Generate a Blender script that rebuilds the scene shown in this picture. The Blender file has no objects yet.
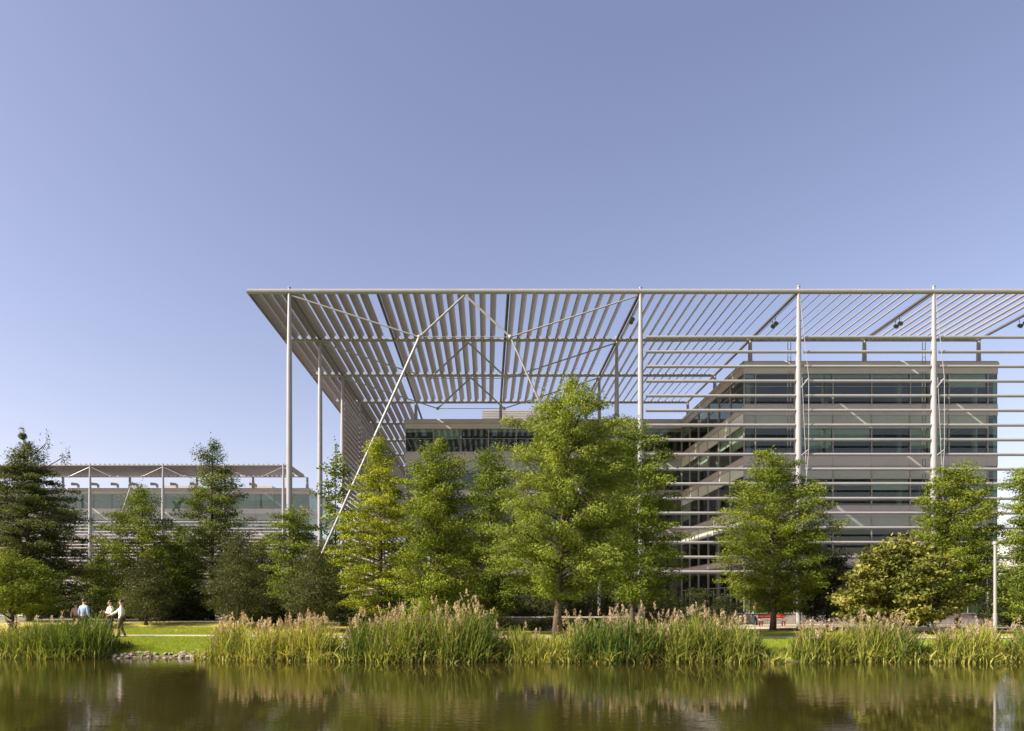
import bpy, bmesh, math, random
import numpy as np
from mathutils import Vector, Matrix

scene = bpy.context.scene
COL = scene.collection
R = math.radians
# ------------------------------------------------------------------ camera
F, CX, HY, EYE = 720.0, 487.0, 603.0, 1.7
cd = bpy.data.cameras.new("camera")
cam = bpy.data.objects.new("camera", cd)
COL.objects.link(cam)
cam.location = (0, 0, EYE)
cam.rotation_euler = (R(90), 0, 0)
cd.sensor_width = 36.0
cd.lens = 36.0 * F / 1024
cd.shift_x = (512 - CX) / 1024
cd.shift_y = (HY - 365.5) / 1024
cd.clip_start, cd.clip_end = 0.1, 6000
scene.camera = cam
# ------------------------------------------------------------------ light
TO_SUN = Vector((-0.80, -0.27, 0.62)).normalized()
w = bpy.data.worlds.new("World")
scene.world = w
w.use_nodes = True
nt = w.node_tree
nt.nodes.clear()
sky = nt.nodes.new("ShaderNodeTexSky")
sky.sky_type = 'NISHITA'
sky.sun_disc = False
sky.sun_elevation = math.asin(TO_SUN.z)
sky.sun_rotation = math.atan2(TO_SUN.x, TO_SUN.y)
sky.altitude = 0
sky.air_density = 1.0
sky.dust_density = 1.3
sky.ozone_density = 0.5
bg = nt.nodes.new("ShaderNodeBackground")
bg.inputs['Strength'].default_value = 0.077
wo = nt.nodes.new("ShaderNodeOutputWorld")
tint = nt.nodes.new("ShaderNodeMix"); tint.data_type = 'RGBA'; tint.blend_type = 'MULTIPLY'; tint.inputs[0].default_value = 1.0
tint.inputs[7].default_value = (1.35, 1.075, 1.08, 1)
nt.links.new(sky.outputs[0], tint.inputs[6])
nt.links.new(tint.outputs[2], bg.inputs[0])
nt.links.new(bg.outputs[0], wo.inputs[0])
sd = bpy.data.lights.new("sun", 'SUN')
sd.energy = 5.0
sd.angle = R(0.5)
sd.color = (1.0, 0.905, 0.755)
so = bpy.data.objects.new("sun", sd)
COL.objects.link(so)
so.location = (-60, -40, 60)
so.rotation_euler = (-TO_SUN).to_track_quat('-Z', 'Y').to_euler()
vs = scene.view_settings
vs.view_transform = 'Standard'
vs.look = 'None'
vs.exposure = 1.25
vs.gamma = 1.0
vs.use_curve_mapping = False
scene.cycles.max_bounces = 8
scene.cycles.transparent_max_bounces = 12

# ------------------------------------------------------------------ helpers
def X(px, d): return (px - CX) / F * d
def Z(py, d): return EYE + (HY - py) / F * d
ORG = {}

def tag(o, label=None, cat=None, group=None, kind=None):
    if label: o['label'] = label
    if cat: o['category'] = cat
    if group: o['group'] = group
    if kind: o['kind'] = kind
    return o

def empty(name, loc, label, cat, group=None):
    o = bpy.data.objects.new(name, None)
    o.empty_display_size = 0.3
    o.location = loc
    COL.objects.link(o)
    ORG[o] = Vector(loc)
    return tag(o, label, cat, group)

class MB:
    """collects shapes in world space, links them as one mesh object"""
    def __init__(s): s.v, s.f, s.m = [], [], []
    def add(s, vs, fs, mi=0):
        b = len(s.v)
        s.v.extend([tuple(v) for v in vs])
        s.f.extend([tuple(i + b for i in f) for f in fs])
        s.m.extend([mi] * len(fs))
        return s
    def box(s, x0, x1, y0, y1, z0, z1, mi=0):
        vs = [(x0,y0,z0),(x1,y0,z0),(x1,y1,z0),(x0,y1,z0),(x0,y0,z1),(x1,y0,z1),(x1,y1,z1),(x0,y1,z1)]
        fs = [(0,3,2,1),(4,5,6,7),(0,1,5,4),(1,2,6,5),(2,3,7,6),(3,0,4,7)]
        return s.add(vs, fs, mi)
    def tube(s, p0, p1, r0, r1=None, n=8, mi=0, flat=1.0):
        r1 = r0 if r1 is None else r1
        return s.path([p0, p1], [r0, r1], n, mi, flat)
    def path(s, pts, rs, n=8, mi=0, flat=1.0):
        pts = [Vector(p) for p in pts]
        vs, fs = [], []
        a = None
        for i, p in enumerate(pts):
            t = (pts[min(i+1, len(pts)-1)] - pts[max(i-1, 0)]).normalized()
            if a is None:
                up = Vector((0,0,1)) if abs(t.z) < 0.9 else Vector((0,1,0))
                a = t.cross(up).normalized()
            a = (a - t * a.dot(t)).normalized()
            b = t.cross(a)
            for k in range(n):
                an = 2*math.pi*k/n
                vs.append(p + a*math.cos(an)*rs[i]*flat + b*math.sin(an)*rs[i])
        for i in range(len(pts)-1):
            for k in range(n):
                k2 = (k+1) % n
                fs.append((i*n+k, i*n+k2, (i+1)*n+k2, (i+1)*n+k))
        fs.append(tuple(range(n-1, -1, -1)))
        fs.append(tuple((len(pts)-1)*n + k for k in range(n)))
        return s.add(vs, fs, mi)
    def ball(s, c, rx, ry, rz, nu=10, nv=7, mi=0, zmin=-1):
        vs, fs = [], []
        for j in range(nv+1):
            th = math.pi*j/nv
            for i in range(nu):
                ph = 2*math.pi*i/nu
                vs.append((c[0]+rx*math.sin(th)*math.cos(ph), c[1]+ry*math.sin(th)*math.sin(ph), c[2]+rz*max(zmin, math.cos(th))))
        for j in range(nv):
            for i in range(nu):
                i2 = (i+1) % nu
                fs.append((j*nu+i, (j+1)*nu+i, (j+1)*nu+i2, j*nu+i2))
        return s.add(vs, fs, mi)
    def build(s, name, mats, parent=None, smooth=False, org=None):
        me = bpy.data.meshes.new(name)
        o3 = ORG.get(parent, Vector((0,0,0))) if org is None else Vector(org)
        me.from_pydata([(v[0]-o3.x, v[1]-o3.y, v[2]-o3.z) for v in s.v], [], s.f)
        for m in (mats if isinstance(mats, (list, tuple)) else [mats]): me.materials.append(m)
        if len(set(s.m)) > 1: me.polygons.foreach_set("material_index", s.m)
        if smooth: me.polygons.foreach_set("use_smooth", [True]*len(s.f))
        me.update()
        o = bpy.data.objects.new(name, me)
        COL.objects.link(o)
        if parent: o.parent = parent
        elif org is not None: o.location = o3
        ORG[o] = o3
        return o

def bevel(o, wd, seg=2):
    m = o.modifiers.new("bevel", 'BEVEL'); m.width = wd; m.segments = seg; m.limit_method = 'ANGLE'
    return o

def quads(name, V, mats, attr=None, parent=None, midx=None, org=(0,0,0), n=4):
    """V: (N,n,3) array of separate polygons -> one mesh"""
    N = len(V)
    me = bpy.data.meshes.new(name)
    me.vertices.add(N*n)
    me.vertices.foreach_set("co", (V - np.array(org, dtype=float)).reshape(-1).astype(np.float32))
    me.loops.add(N*n)
    me.loops.foreach_set("vertex_index", np.arange(N*n, dtype=np.int32))
    me.polygons.add(N)
    me.polygons.foreach_set("loop_start", np.arange(0, N*n, n, dtype=np.int32))
    for m in mats: me.materials.append(m)
    if midx is not None: me.polygons.foreach_set("material_index", midx.astype(np.int32))
    if attr is not None:
        a = me.attributes.new("tint", 'FLOAT', 'FACE')
        a.data.foreach_set("value", attr.astype(np.float32))
    me.update(calc_edges=True)
    me.validate()
    o = bpy.data.objects.new(name, me)
    COL.objects.link(o)
    if parent: o.parent = parent
    return o

# ------------------------------------------------------------------ materials
def newmat(name):
    m = bpy.data.materials.new(name)
    m.use_nodes = True
    t = m.node_tree
    t.nodes.clear()
    out = t.nodes.new("ShaderNodeOutputMaterial")
    return m, t, out

def pbr(name, col, rough=0.5, metal=0.0, spec=0.5, var=0.12, scale=3.0, bump=0.0, bscale=20.0, col2=None):
    m, t, out = newmat(name)
    p = t.nodes.new("ShaderNodeBsdfPrincipled")
    t.links.new(p.outputs[0], out.inputs[0])
    p.inputs['Roughness'].default_value = rough
    p.inputs['Metallic'].default_value = metal
    p.inputs['Specular IOR Level'].default_value = spec
    tc = t.nodes.new("ShaderNodeTexCoord")
    n = t.nodes.new("ShaderNodeTexNoise")
    n.inputs['Scale'].default_value = scale
    n.inputs['Detail'].default_value = 6
    t.links.new(tc.outputs['Object'], n.inputs['Vector'])
    r = t.nodes.new("ShaderNodeValToRGB")
    c2 = col2 or tuple(c*(1+var) for c in col)
    c1 = col if col2 else tuple(c*(1-var) for c in col)
    r.color_ramp.elements[0].position = 0.3
    r.color_ramp.elements[1].position = 0.7
    r.color_ramp.elements[0].color = (*c1, 1)
    r.color_ramp.elements[1].color = (*c2, 1)
    t.links.new(n.outputs['Fac'], r.inputs[0])
    t.links.new(r.outputs[0], p.inputs['Base Color'])
    if bump:
        n2 = t.nodes.new("ShaderNodeTexNoise")
        n2.inputs['Scale'].default_value = bscale
        n2.inputs['Detail'].default_value = 5
        t.links.new(tc.outputs['Object'], n2.inputs['Vector'])
        b = t.nodes.new("ShaderNodeBump")
        b.inputs['Strength'].default_value = bump
        b.inputs['Distance'].default_value = 0.05
        t.links.new(n2.outputs['Fac'], b.inputs['Height'])
        t.links.new(b.outputs[0], p.inputs['Normal'])
    return m

def leafmat(name, c1, c2, trans=0.3, rough=0.7, c3=None):
    m, t, out = newmat(name)
    a = t.nodes.new("ShaderNodeAttribute")
    a.attribute_name = "tint"
    r = t.nodes.new("ShaderNodeValToRGB")
    r.color_ramp.elements[0].color = (*c1, 1)
    r.color_ramp.elements[1].color = (*c2, 1)
    if c3:
        e = r.color_ramp.elements.new(0.965); e.color = (*c2, 1)
        r.color_ramp.elements[-1].color = (*c3, 1)
    t.links.new(a.outputs['Fac'], r.inputs[0])
    p = t.nodes.new("ShaderNodeBsdfPrincipled")
    p.inputs['Roughness'].default_value = rough
    p.inputs['Specular IOR Level'].default_value = 0.1
    t.links.new(r.outputs[0], p.inputs['Base Color'])
    tr = t.nodes.new("ShaderNodeBsdfTranslucent")
    hs = t.nodes.new("ShaderNodeMix"); hs.data_type = 'RGBA'; hs.blend_type = 'MULTIPLY'
    hs.inputs[0].default_value = 1.0
    t.links.new(r.outputs[0], hs.inputs[6])
    hs.inputs[7].default_value = (1.5, 1.4, 0.6, 1)
    t.links.new(hs.outputs[2], tr.inputs[0])
    mx = t.nodes.new("ShaderNodeMixShader")
    mx.inputs[0].default_value = trans
    t.links.new(p.outputs[0], mx.inputs[1])
    t.links.new(tr.outputs[0], mx.inputs[2])
    t.links.new(mx.outputs[0], out.inputs[0])
    return m

def glassmat(name, tint, refl_rough=0.03, base=0.08, dark=(0.02,0.03,0.03), body=0.35):
    m, t, out = newmat(name)
    tr = t.nodes.new("ShaderNodeBsdfTransparent"); tr.inputs[0].default_value = (*tint, 1)
    df = t.nodes.new("ShaderNodeBsdfDiffuse"); df.inputs[0].default_value = (*dark, 1)
    gl = t.nodes.new("ShaderNodeBsdfGlossy"); gl.inputs['Roughness'].default_value = refl_rough
    gl.inputs[0].default_value = (0.80, 0.86, 0.78, 1)
    lw = t.nodes.new("ShaderNodeFresnel"); lw.inputs[0].default_value = 1.42
    ad = t.nodes.new("ShaderNodeMath"); ad.operation = 'ADD'; ad.inputs[1].default_value = base; ad.use_clamp = True
    t.links.new(lw.outputs[0], ad.inputs[0])
    m1 = t.nodes.new("ShaderNodeMixShader"); m1.inputs[0].default_value = body
    t.links.new(tr.outputs[0], m1.inputs[1]); t.links.new(df.outputs[0], m1.inputs[2])
    m2 = t.nodes.new("ShaderNodeMixShader")
    t.links.new(ad.outputs[0], m2.inputs[0])
    t.links.new(m1.outputs[0], m2.inputs[1]); t.links.new(gl.outputs[0], m2.inputs[2])
    t.links.new(m2.outputs[0], out.inputs[0])
    return m

M = {}
M['steel'] = pbr('painted_steel', (0.275,0.270,0.285), 0.34, 0.0, 0.5, 0.06, 1.5)
M['slat'] = pbr('louvre_aluminium', (0.235,0.218,0.215), 0.42, 0.1, 0.5, 0.06, 0.7)
M['beam'] = pbr('beam_steel', (0.09,0.085,0.085), 0.45, 0.0, 0.5, 0.08, 1.0)
M['clad'] = pbr('cladding', (0.43,0.40,0.395), 0.5, 0.1, 0.5, 0.06, 0.6)
M['clad2'] = pbr('cladding_pale', (0.48,0.44,0.42), 0.45, 0.1, 0.5, 0.05, 0.6)
M['white_panel'] = pbr('white_cladding', (0.52,0.50,0.49), 0.45, 0, 0.5, 0.05, 0.6)
M['mull'] = pbr('mullion', (0.33,0.31,0.30), 0.4, 0.3, 0.5, 0.05, 1)
M['pane'] = glassmat('glass', (0.66,0.78,0.72), 0.02, 0.06, body=.2)
M['pane_side'] = glassmat('glass_teal', (0.62,0.88,0.82), 0.02, 0.08, body=0.08, dark=(.10,.2,.2))
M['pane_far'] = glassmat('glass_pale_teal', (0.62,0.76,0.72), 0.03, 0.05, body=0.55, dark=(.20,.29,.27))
M['frit'] = pbr('fritted_glass', (0.34,0.375,0.34), 0.25, 0, 0.5, 0.06, 1.5)
M['frit_sunlit'] = pbr('fritted_glass_sunlit', (0.62,0.66,0.58), 0.25, 0, 0.5, 0.06, 1.5)  # same frit as above, sunlight painted into a lighter colour
M['blind'] = pbr('fritted_blind', (0.78,0.80,0.74), 0.6, 0, 0.3, 0.08, 2)
M['floor'] = pbr('slab_concrete', (0.20,0.19,0.18), 0.7)
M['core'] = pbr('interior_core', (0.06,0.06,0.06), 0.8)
M['bark'] = pbr('bark', (0.10,0.075,0.055), 0.9, 0, 0.2, 0.35, 6, 0.8, 14)
M['bark_pale'] = pbr('bark_pale', (0.22,0.19,0.16), 0.85, 0, 0.2, 0.3, 6, 0.6, 14)
M['path'] = pbr('path_gravel', (0.43,0.385,0.29), 0.9, 0, 0.2, 0.12, 4, 0.2, 40)
M['stone'] = pbr('bank_stone', (0.28,0.235,0.18), 0.85, 0, 0.3, 0.35, 3, 0.5, 12)
M['wall'] = pbr('wall_stone', (0.30,0.26,0.24), 0.85, 0, 0.3, 0.15, 3, 0.3, 10)
M['ledge'] = pbr('pale_coping', (0.50,0.44,0.36), 0.8, 0, 0.3, 0.1, 3)

# ------------------------------------------------------------------ ground and water
WZ = -0.55
def shore(x):
    x = np.asarray(x, float)
    return 28.4 - 0.95*np.tanh((x+9)/4.0) + 0.22*np.sin(x*0.9+1) + 0.12*np.sin(x*2.3) + 0.07*np.sin(x*5.1)
def gz(x, y):
    x = np.asarray(x, float); y = np.asarray(y, float)
    s = shore(np.clip(x, -80, 90))
    t = y - s
    z = np.interp(t, [-6, -3, 0, 0.6, 4.0, 5.0], [-1.6, -1.3, WZ-0.02, WZ+0.14, 0.0, 0.0])
    zn = np.interp(y, [3, 7, 10], [0.0, -0.9, -1.6])
    z = np.where(y < 12, zn, z)
    k = np.clip((y-38.5)/7.0,0,1); k = k*k*(3-2*k); kx = np.clip((-4-x)/6,0,1)
    z = z + 0.55*k*kx
    win = np.clip((220 - np.abs(x))/40, 0, 1)
    return z*win
def ground_z(x, y): return float(gz(x, y))

def axis(lo, hi, fine_lo, fine_hi, step):
    a = np.arange(fine_lo, fine_hi+step/2, step)
    g = [fine_hi]
    st = step
    while g[-1] < hi: st *= 1.35; g.append(min(hi, g[-1]+st))
    l = [fine_lo]; st = step
    while l[-1] > lo: st *= 1.35; l.append(max(lo, l[-1]-st))
    return np.concatenate([np.array(l[1:])[::-1], a, np.array(g[1:])])
xs = axis(-4000, 4000, -32, 36, 0.35)
ys = axis(-1500, 5000, 24, 42, 0.25)
GX, GY = np.meshgrid(xs, ys)
GZ = gz(GX, GY)
rng = np.random.default_rng(3)
GZ = GZ + np.where((GY > 26) & (GY < 45), rng.normal(0, 0.012, GZ.shape), 0)
nx, ny = len(xs), len(ys)
me = bpy.data.meshes.new("ground")
idx = np.arange(nx*ny).reshape(ny, nx)
fs = np.stack([idx[:-1,:-1], idx[:-1,1:], idx[1:,1:], idx[1:,:-1]], -1).reshape(-1, 4)
me.from_pydata(np.stack([GX, GY, GZ], -1).reshape(-1, 3).tolist(), [], fs.tolist())
me.polygons.foreach_set("use_smooth", [True]*len(me.polygons))
# grass / soil
m, t, out = newmat("lawn")
p = t.nodes.new("ShaderNodeBsdfPrincipled"); p.inputs['Roughness'].default_value = 0.9
p.inputs['Specular IOR Level'].default_value = 0.2
geo = t.nodes.new("ShaderNodeNewGeometry")
n1 = t.nodes.new("ShaderNodeTexNoise"); n1.inputs['Scale'].default_value = 0.45; n1.inputs['Detail'].default_value = 8
n2 = t.nodes.new("ShaderNodeTexNoise"); n2.inputs['Scale'].default_value = 25; n2.inputs['Detail'].default_value = 4
t.links.new(geo.outputs['Position'], n1.inputs['Vector']); t.links.new(geo.outputs['Position'], n2.inputs['Vector'])
r1 = t.nodes.new("ShaderNodeValToRGB")
r1.color_ramp.elements[0].position = 0.35; r1.color_ramp.elements[0].color = (0.16,0.22,0.022,1)
r1.color_ramp.elements[1].position = 0.68; r1.color_ramp.elements[1].color = (0.24,0.30,0.03,1)
t.links.new(n1.outputs['Fac'], r1.inputs[0])
mx = t.nodes.new("ShaderNodeMix"); mx.data_type = 'RGBA'; mx.blend_type = 'OVERLAY'; mx.inputs[0].default_value = 0.6
sy_ = t.nodes.new("ShaderNodeSeparateXYZ"); t.links.new(geo.outputs['Position'], sy_.inputs[0])
dry = t.nodes.new("ShaderNodeMapRange"); dry.inputs[1].default_value = 36.5; dry.inputs[2].default_value = 38.5; t.links.new(sy_.outputs['Y'], dry.inputs[0])
dm = t.nodes.new("ShaderNodeMix"); dm.data_type = 'RGBA'; t.links.new(dry.outputs[0], dm.inputs[0]); t.links.new(r1.outputs[0], dm.inputs[6])
r2 = t.nodes.new("ShaderNodeValToRGB"); r2.color_ramp.elements[0].position = .35; r2.color_ramp.elements[1].position = .65
r2.color_ramp.elements[0].color = (0.24,0.24,0.03,1); r2.color_ramp.elements[1].color = (0.40,0.33,0.08,1); t.links.new(n1.outputs['Fac'], r2.inputs[0]); t.links.new(r2.outputs[0], dm.inputs[7])
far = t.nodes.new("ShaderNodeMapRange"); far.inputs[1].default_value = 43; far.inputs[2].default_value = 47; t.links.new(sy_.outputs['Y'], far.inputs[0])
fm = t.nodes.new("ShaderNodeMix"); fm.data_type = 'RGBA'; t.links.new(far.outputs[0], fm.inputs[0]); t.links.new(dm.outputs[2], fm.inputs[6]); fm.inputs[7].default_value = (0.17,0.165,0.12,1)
t.links.new(fm.outputs[2], mx.inputs[6]); t.links.new(n2.outputs['Fac'], mx.inputs[7])
# bare wet soil under the waterline
sx = t.nodes.new("ShaderNodeSeparateXYZ"); t.links.new(geo.outputs['Position'], sx.inputs[0])
mr = t.nodes.new("ShaderNodeMapRange"); mr.inputs[1].default_value = WZ+0.02; mr.inputs[2].default_value = WZ+0.16
t.links.new(sx.outputs['Z'], mr.inputs[0])
mx2 = t.nodes.new("ShaderNodeMix"); mx2.data_type = 'RGBA'
t.links.new(mr.outputs[0], mx2.inputs[0]); mx2.inputs[6].default_value = (0.09,0.065,0.04,1)
t.links.new(mx.outputs[2], mx2.inputs[7])
t.links.new(mx2.outputs[2], p.inputs['Base Color'])
bp = t.nodes.new("ShaderNodeBump"); bp.inputs['Strength'].default_value = 0.6; bp.inputs['Distance'].default_value = 0.05
t.links.new(n2.outputs['Fac'], bp.inputs['Height']); t.links.new(bp.outputs[0], p.inputs['Normal'])
t.links.new(p.outputs[0], out.inputs[0])
me.materials.append(m)
ground = bpy.data.objects.new("ground", me); COL.objects.link(ground)
tag(ground, "grassy ground sloping down to the pond", kind="structure")

m, t, out = newmat("pond_water")
p = t.nodes.new("ShaderNodeBsdfPrincipled")
p.inputs['Base Color'].default_value = (0.024,0.0195,0.005,1)
p.inputs['Roughness'].default_value = 0.012
p.inputs['IOR'].default_value = 1.45
p.inputs['Specular IOR Level'].default_value = 0.55
tc = t.nodes.new("ShaderNodeNewGeometry")
def wnoise(scale, sy, det):
    mp = t.nodes.new("ShaderNodeMapping"); mp.inputs['Scale'].default_value = (1, sy, 1)
    t.links.new(tc.outputs['Position'], mp.inputs[0])
    n = t.nodes.new("ShaderNodeTexNoise"); n.inputs['Scale'].default_value = scale; n.inputs['Detail'].default_value = det
    t.links.new(mp.outputs[0], n.inputs['Vector'])
    return n
na, nb, nc = wnoise(3.0, 1.5, 3), wnoise(15.0, 1.6, 3), wnoise(0.12, 1.0, 2)
mm = t.nodes.new("ShaderNodeMath"); mm.operation = 'MULTIPLY_ADD'; mm.inputs[1].default_value = 0.13
t.links.new(nb.outputs['Fac'], mm.inputs[0]); t.links.new(na.outputs['Fac'], mm.inputs[2])
rr = t.nodes.new("ShaderNodeMapRange"); rr.inputs[1].default_value = 0.42; rr.inputs[2].default_value = 0.62
rr.inputs[3].default_value = 0.014; rr.inputs[4].default_value = 0.08
t.links.new(nc.outputs['Fac'], rr.inputs[0])
bp = t.nodes.new("ShaderNodeBump"); bp.inputs['Distance'].default_value = 0.10
t.links.new(rr.outputs[0], bp.inputs['Strength'])
t.links.new(mm.outputs[0], bp.inputs['Height']); t.links.new(bp.outputs[0], p.inputs['Normal'])
t.links.new(p.outputs[0], out.inputs[0])
wm = MB(); wm.add([(-215,4.5,WZ),(215,4.5,WZ),(215,36,WZ),(-215,36,WZ)], [(0,1,2,3)])
tag(wm.build("water", m), "dark olive pond water rippling gently", kind="structure")

# paths: strips following the shore
def strip(name, x0, x1, f0, f1, mat, dz, label, step=0.5):
    mb = MB(); vs = []; fs = []
    n = int((x1-x0)/step)
    for i in range(n+1):
        x = x0 + (x1-x0)*i/n
        for f in (f0, f1):
            y = f(x); vs.append((x, y, ground_z(x, y)+dz))
        if i: fs.append((2*i-2, 2*i, 2*i+1, 2*i-1))
    mb.add(vs, fs)
    return tag(mb.build(name, mat), label, kind="structure")
strip("path", -70, 80, lambda x: float(shore(x))*0+35.0-1.0*math.tanh((x+9)/4), lambda x: 36.9-1.0*math.tanh((x+9)/4), M['path'], 0.03, "pale gravel path along the pond lawn")
strip("pavement", 9, 70, lambda x: 46.2, lambda x: 56.4, M['path'], 0.034, "pale paved terrace before the offices", 4)
strip("pavement", -6, 20, lambda x: 57.2, lambda x: 74.6, M["path"], 0.034, "pale paved courtyard under the canopy", 4)
strip("pavement", -75, -22, lambda x: 60.0, lambda x: 68, M['path'], 0.034, "pale paved terrace behind the left trees", 4)

# ------------------------------------------------------------------ buildings
WIN = {}
def window_part(bld, px_, py_, ang, z0, wd, h, kind, pane='pane', frit='frit'):
    """window (frame mesh) > pane, fritted_panel, blind ; local x along the wall, -y outwards"""
    key = (round(wd,2), round(h,2), kind, pane, frit)
    if key not in WIN:
        fr = MB()
        fr.box(0.0, 0.07, -0.10, 0.06, 0, h)
        for zz, t_ in ((0.0, 0.06), (h-0.06, 0.06)): fr.box(0.072, wd, -0.05, 0.06, zz, zz+t_)
        if kind == 'tall':
            fr.box(0.072, wd, -0.05, 0.06, h*0.62, h*0.62+0.07)
            fr.box(wd/2-.02, wd/2+.03, -0.05, 0.06, 0.062, h*0.62-.002)
        else:
            fr.box(0.072, wd, -0.045, 0.055, h-1.06, h-1.02)
        pn = MB(); pn.add([(0.07,0.0,0.06),(wd,0.0,0.06),(wd,0.0,h-0.06),(0.07,0.0,h-0.06)], [(0,1,2,3)])
        fz = MB(); fz.box(0.074, wd-.004, -0.03, -0.008, h-1.015, h-0.062)
        bl = MB()
        bh = {'band':0,'half':1.9,'top':0.35,'topblind':1.1,'tall':0.0,'full':2.6,'clear':0}[kind]
        if bh: bl.box(0.09, wd-0.03, 0.10, 0.115, h-bh, h-0.07)
        objs = [fr.build("window", M['mull'], org=(0,0,0)), pn.build("pane", M[pane], org=(0,0,0))]
        if kind in ('band','half','full'): objs.append(fz.build("fritted_panel", M[frit], org=(0,0,0)))
        if bh: objs.append(bl.build("blind", M['blind'], org=(0,0,0)))
        WIN[key] = objs
    else:
        objs = tuple(o.copy() for o in WIN[key])
        for o in objs: COL.objects.link(o)
    o3 = ORG[bld]
    objs[0].parent = bld
    objs[0].location = (px_-o3.x, py_-o3.y, z0-o3.z)
    objs[0].rotation_euler = (0, 0, ang)
    for o in objs[1:]: o.parent = objs[0]
    return objs[0]

def wall_boxes(mb, x0, y0, ang, L, z0, z1, out, inn):
    u = Vector((math.cos(ang), math.sin(ang), 0)); n = Vector((math.sin(ang), -math.cos(ang), 0))
    p = Vector((x0, y0, 0))
    c = [p+n*out, p+u*L+n*out, p+u*L-n*inn, p-n*inn]
    vs = [(v.x, v.y, z0) for v in c] + [(v.x, v.y, z1) for v in c]
    mb.add(vs, [(0,3,2,1),(4,5,6,7),(0,1,5,4),(1,2,6,5),(2,3,7,6),(3,0,4,7)])

SL = [5.0, 9.0, 13.0, 17.0]
ROOF = 20.86
def facade(bld, x0, y0, ang, bays, storeys, seed, glaz_storeys=(), side=False, clad='clad', pane='pane', sp=(0.42, 0.40), frit='frit'):
    """bays: list of (s0,s1) along the wall; one spandrel part per storey, one window part per bay"""
    L = bays[-1][1]; rg = random.Random(seed)
    u = Vector((math.cos(ang), math.sin(ang)))
    for i, s in enumerate(SL):
        mb = MB(); 
        for (a, b) in bays: wall_boxes(mb, x0+u.x*(a+.008), y0+u.y*(a+.008), ang, b-a-.016, s-sp[0], s+sp[1], 0.05, 0.25)
        # joints between the cladding panels
        mb.build("spandrel", M[clad], bld)
    for k in range(5):
        zb = 0.0 if k == 0 else SL[k-1]+sp[1]+.01
        zt = SL[k]-sp[0]-.01 if k < 4 else 19.86
        if k in storeys:
            for (a, b) in bays:
                q = (x0+u.x*a, y0+u.y*a)
                kind = 'tall' if k == 0 else (rg.choice(['top','top','clear','topblind']) if k == 4 else rg.choice(['band','band','band','half','band','full']))
                window_part(bld, q[0], q[1], ang, zb, b-a, zt-zb, 'clear' if (b-a < .88 and b == L) else kind, 'pane_side' if (b-a < .88 and b == L) else pane, frit)
        elif k in glaz_storeys:
            g = MB()
            c0 = (x0, y0); c1 = (x0+u.x*L, y0+u.y*L)
            g.add([(c0[0],c0[1],zb),(c1[0],c1[1],zb),(c1[0],c1[1],zt),(c0[0],c0[1],zt)], [(0,1,2,3)])
            tag(g.build("glazing", M['pane_side'] if side else M['pane'], bld), "long band of green tinted glass")
    # parapet
    pm = MB(); wall_boxes(pm, x0, y0, ang, L, 19.87, 20.36, 0.06, 0.25)
    pm.build("fascia", M['clad2'], bld)
    pm = MB()
    n = Vector((math.sin(ang), -math.cos(ang))); pr = [(0.07,20.37),(0.17,20.42),(0.17,20.72),(0.02,ROOF),(-0.5,ROOF+.01),(-0.5,20.37)]
    vs = []
    for sgn, s in ((-1, 0), (1, L)):
        for (o_, z) in pr: vs.append((x0+u.x*s+n.x*o_, y0+u.y*s+n.y*o_, z))
    k = len(pr)
    pm.add(vs, [tuple(range(k-1,-1,-1)), tuple(range(k, 2*k))] + [(i, (i+1)%k, k+(i+1)%k, k+i) for i in range(k)])
    pm.build("parapet", M['clad'], bld)

b1 = empty("office_building", (10, 75, 0), "large glass and beige office building standing under the tall louvred canopy at right", "office building", "glass office buildings by the pond")
fx0, fx1, fy = 20.3, 40.4, 57.0
fb = [(0,0.9)] + [(0.9+3.06*i, 0.9+3.06*(i+1)) for i in range(6)] + [(0.9+18.36, 20.1)]
facade(b1, fx0, fy, 0, fb, (0,1,2,3,4), 1)
facade(b1, fx0, 75.0, R(-90), [(3.0*i, 3.0*(i+1)) for i in range(6)], (0,1,2,3,4), 2, clad='clad2', sp=(0.2,0.22), frit='frit_sunlit')  # wall facing the sun: its brightness is put into lighter cladding and frit
facade(b1, -8.5, 75.0, 0, [(2.88*i, 2.88*(i+1)) for i in range(10)], (3,4), 3, (0,1,2))
facade(b1, fx1, fy, R(90), [(0,18.0),(18.0,48)], (), 4, (0,1,2,3,4), True)
facade(b1, -8.5, 105.0, R(-90), [(0,30)], (), 5, (0,1,2,3,4))
for s in [0.02]+SL+[20.30]:
    mb = MB()
    mb.box(fx0+.3, fx1-.3, fy+.3, 75.2, s-0.30, s+0.05)
    mb.box(-8.2, fx1-.3, 75.3, 105, s-0.30, s+0.05)
    mb.build("floor_slab" if s < 20 else "roof", M['floor'] if s < 20 else M['clad'], b1)
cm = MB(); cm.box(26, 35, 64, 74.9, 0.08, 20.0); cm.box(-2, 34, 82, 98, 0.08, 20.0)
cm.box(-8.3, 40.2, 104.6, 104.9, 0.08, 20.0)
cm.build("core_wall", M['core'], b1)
cl = MB()
for xx in (21.2, 27.3, 33.4, 39.5):
    for yy in (58.4, 66): cl.tube((xx,yy,0.08),(xx,yy,20.2),0.22,n=8)
for i in range(5): cl.tube((-7.5+6.9*i,77,0.08),(-7.5+6.9*i,77,20.2),0.22,n=8)
cl.build("column", M['clad2'], b1)
# plant screen on the roof
ps = MB()
for i in range(9): ps.box(X(482,78), X(575,78), 78, 78.08, 20.95+i*0.19, 21.09+i*0.19)
ps.box(X(482,78)+.05, X(575,78)-.05, 78.1, 86, 20.9, 22.6)
ps.build("plant_screen", M['clad'], b1)

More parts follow.
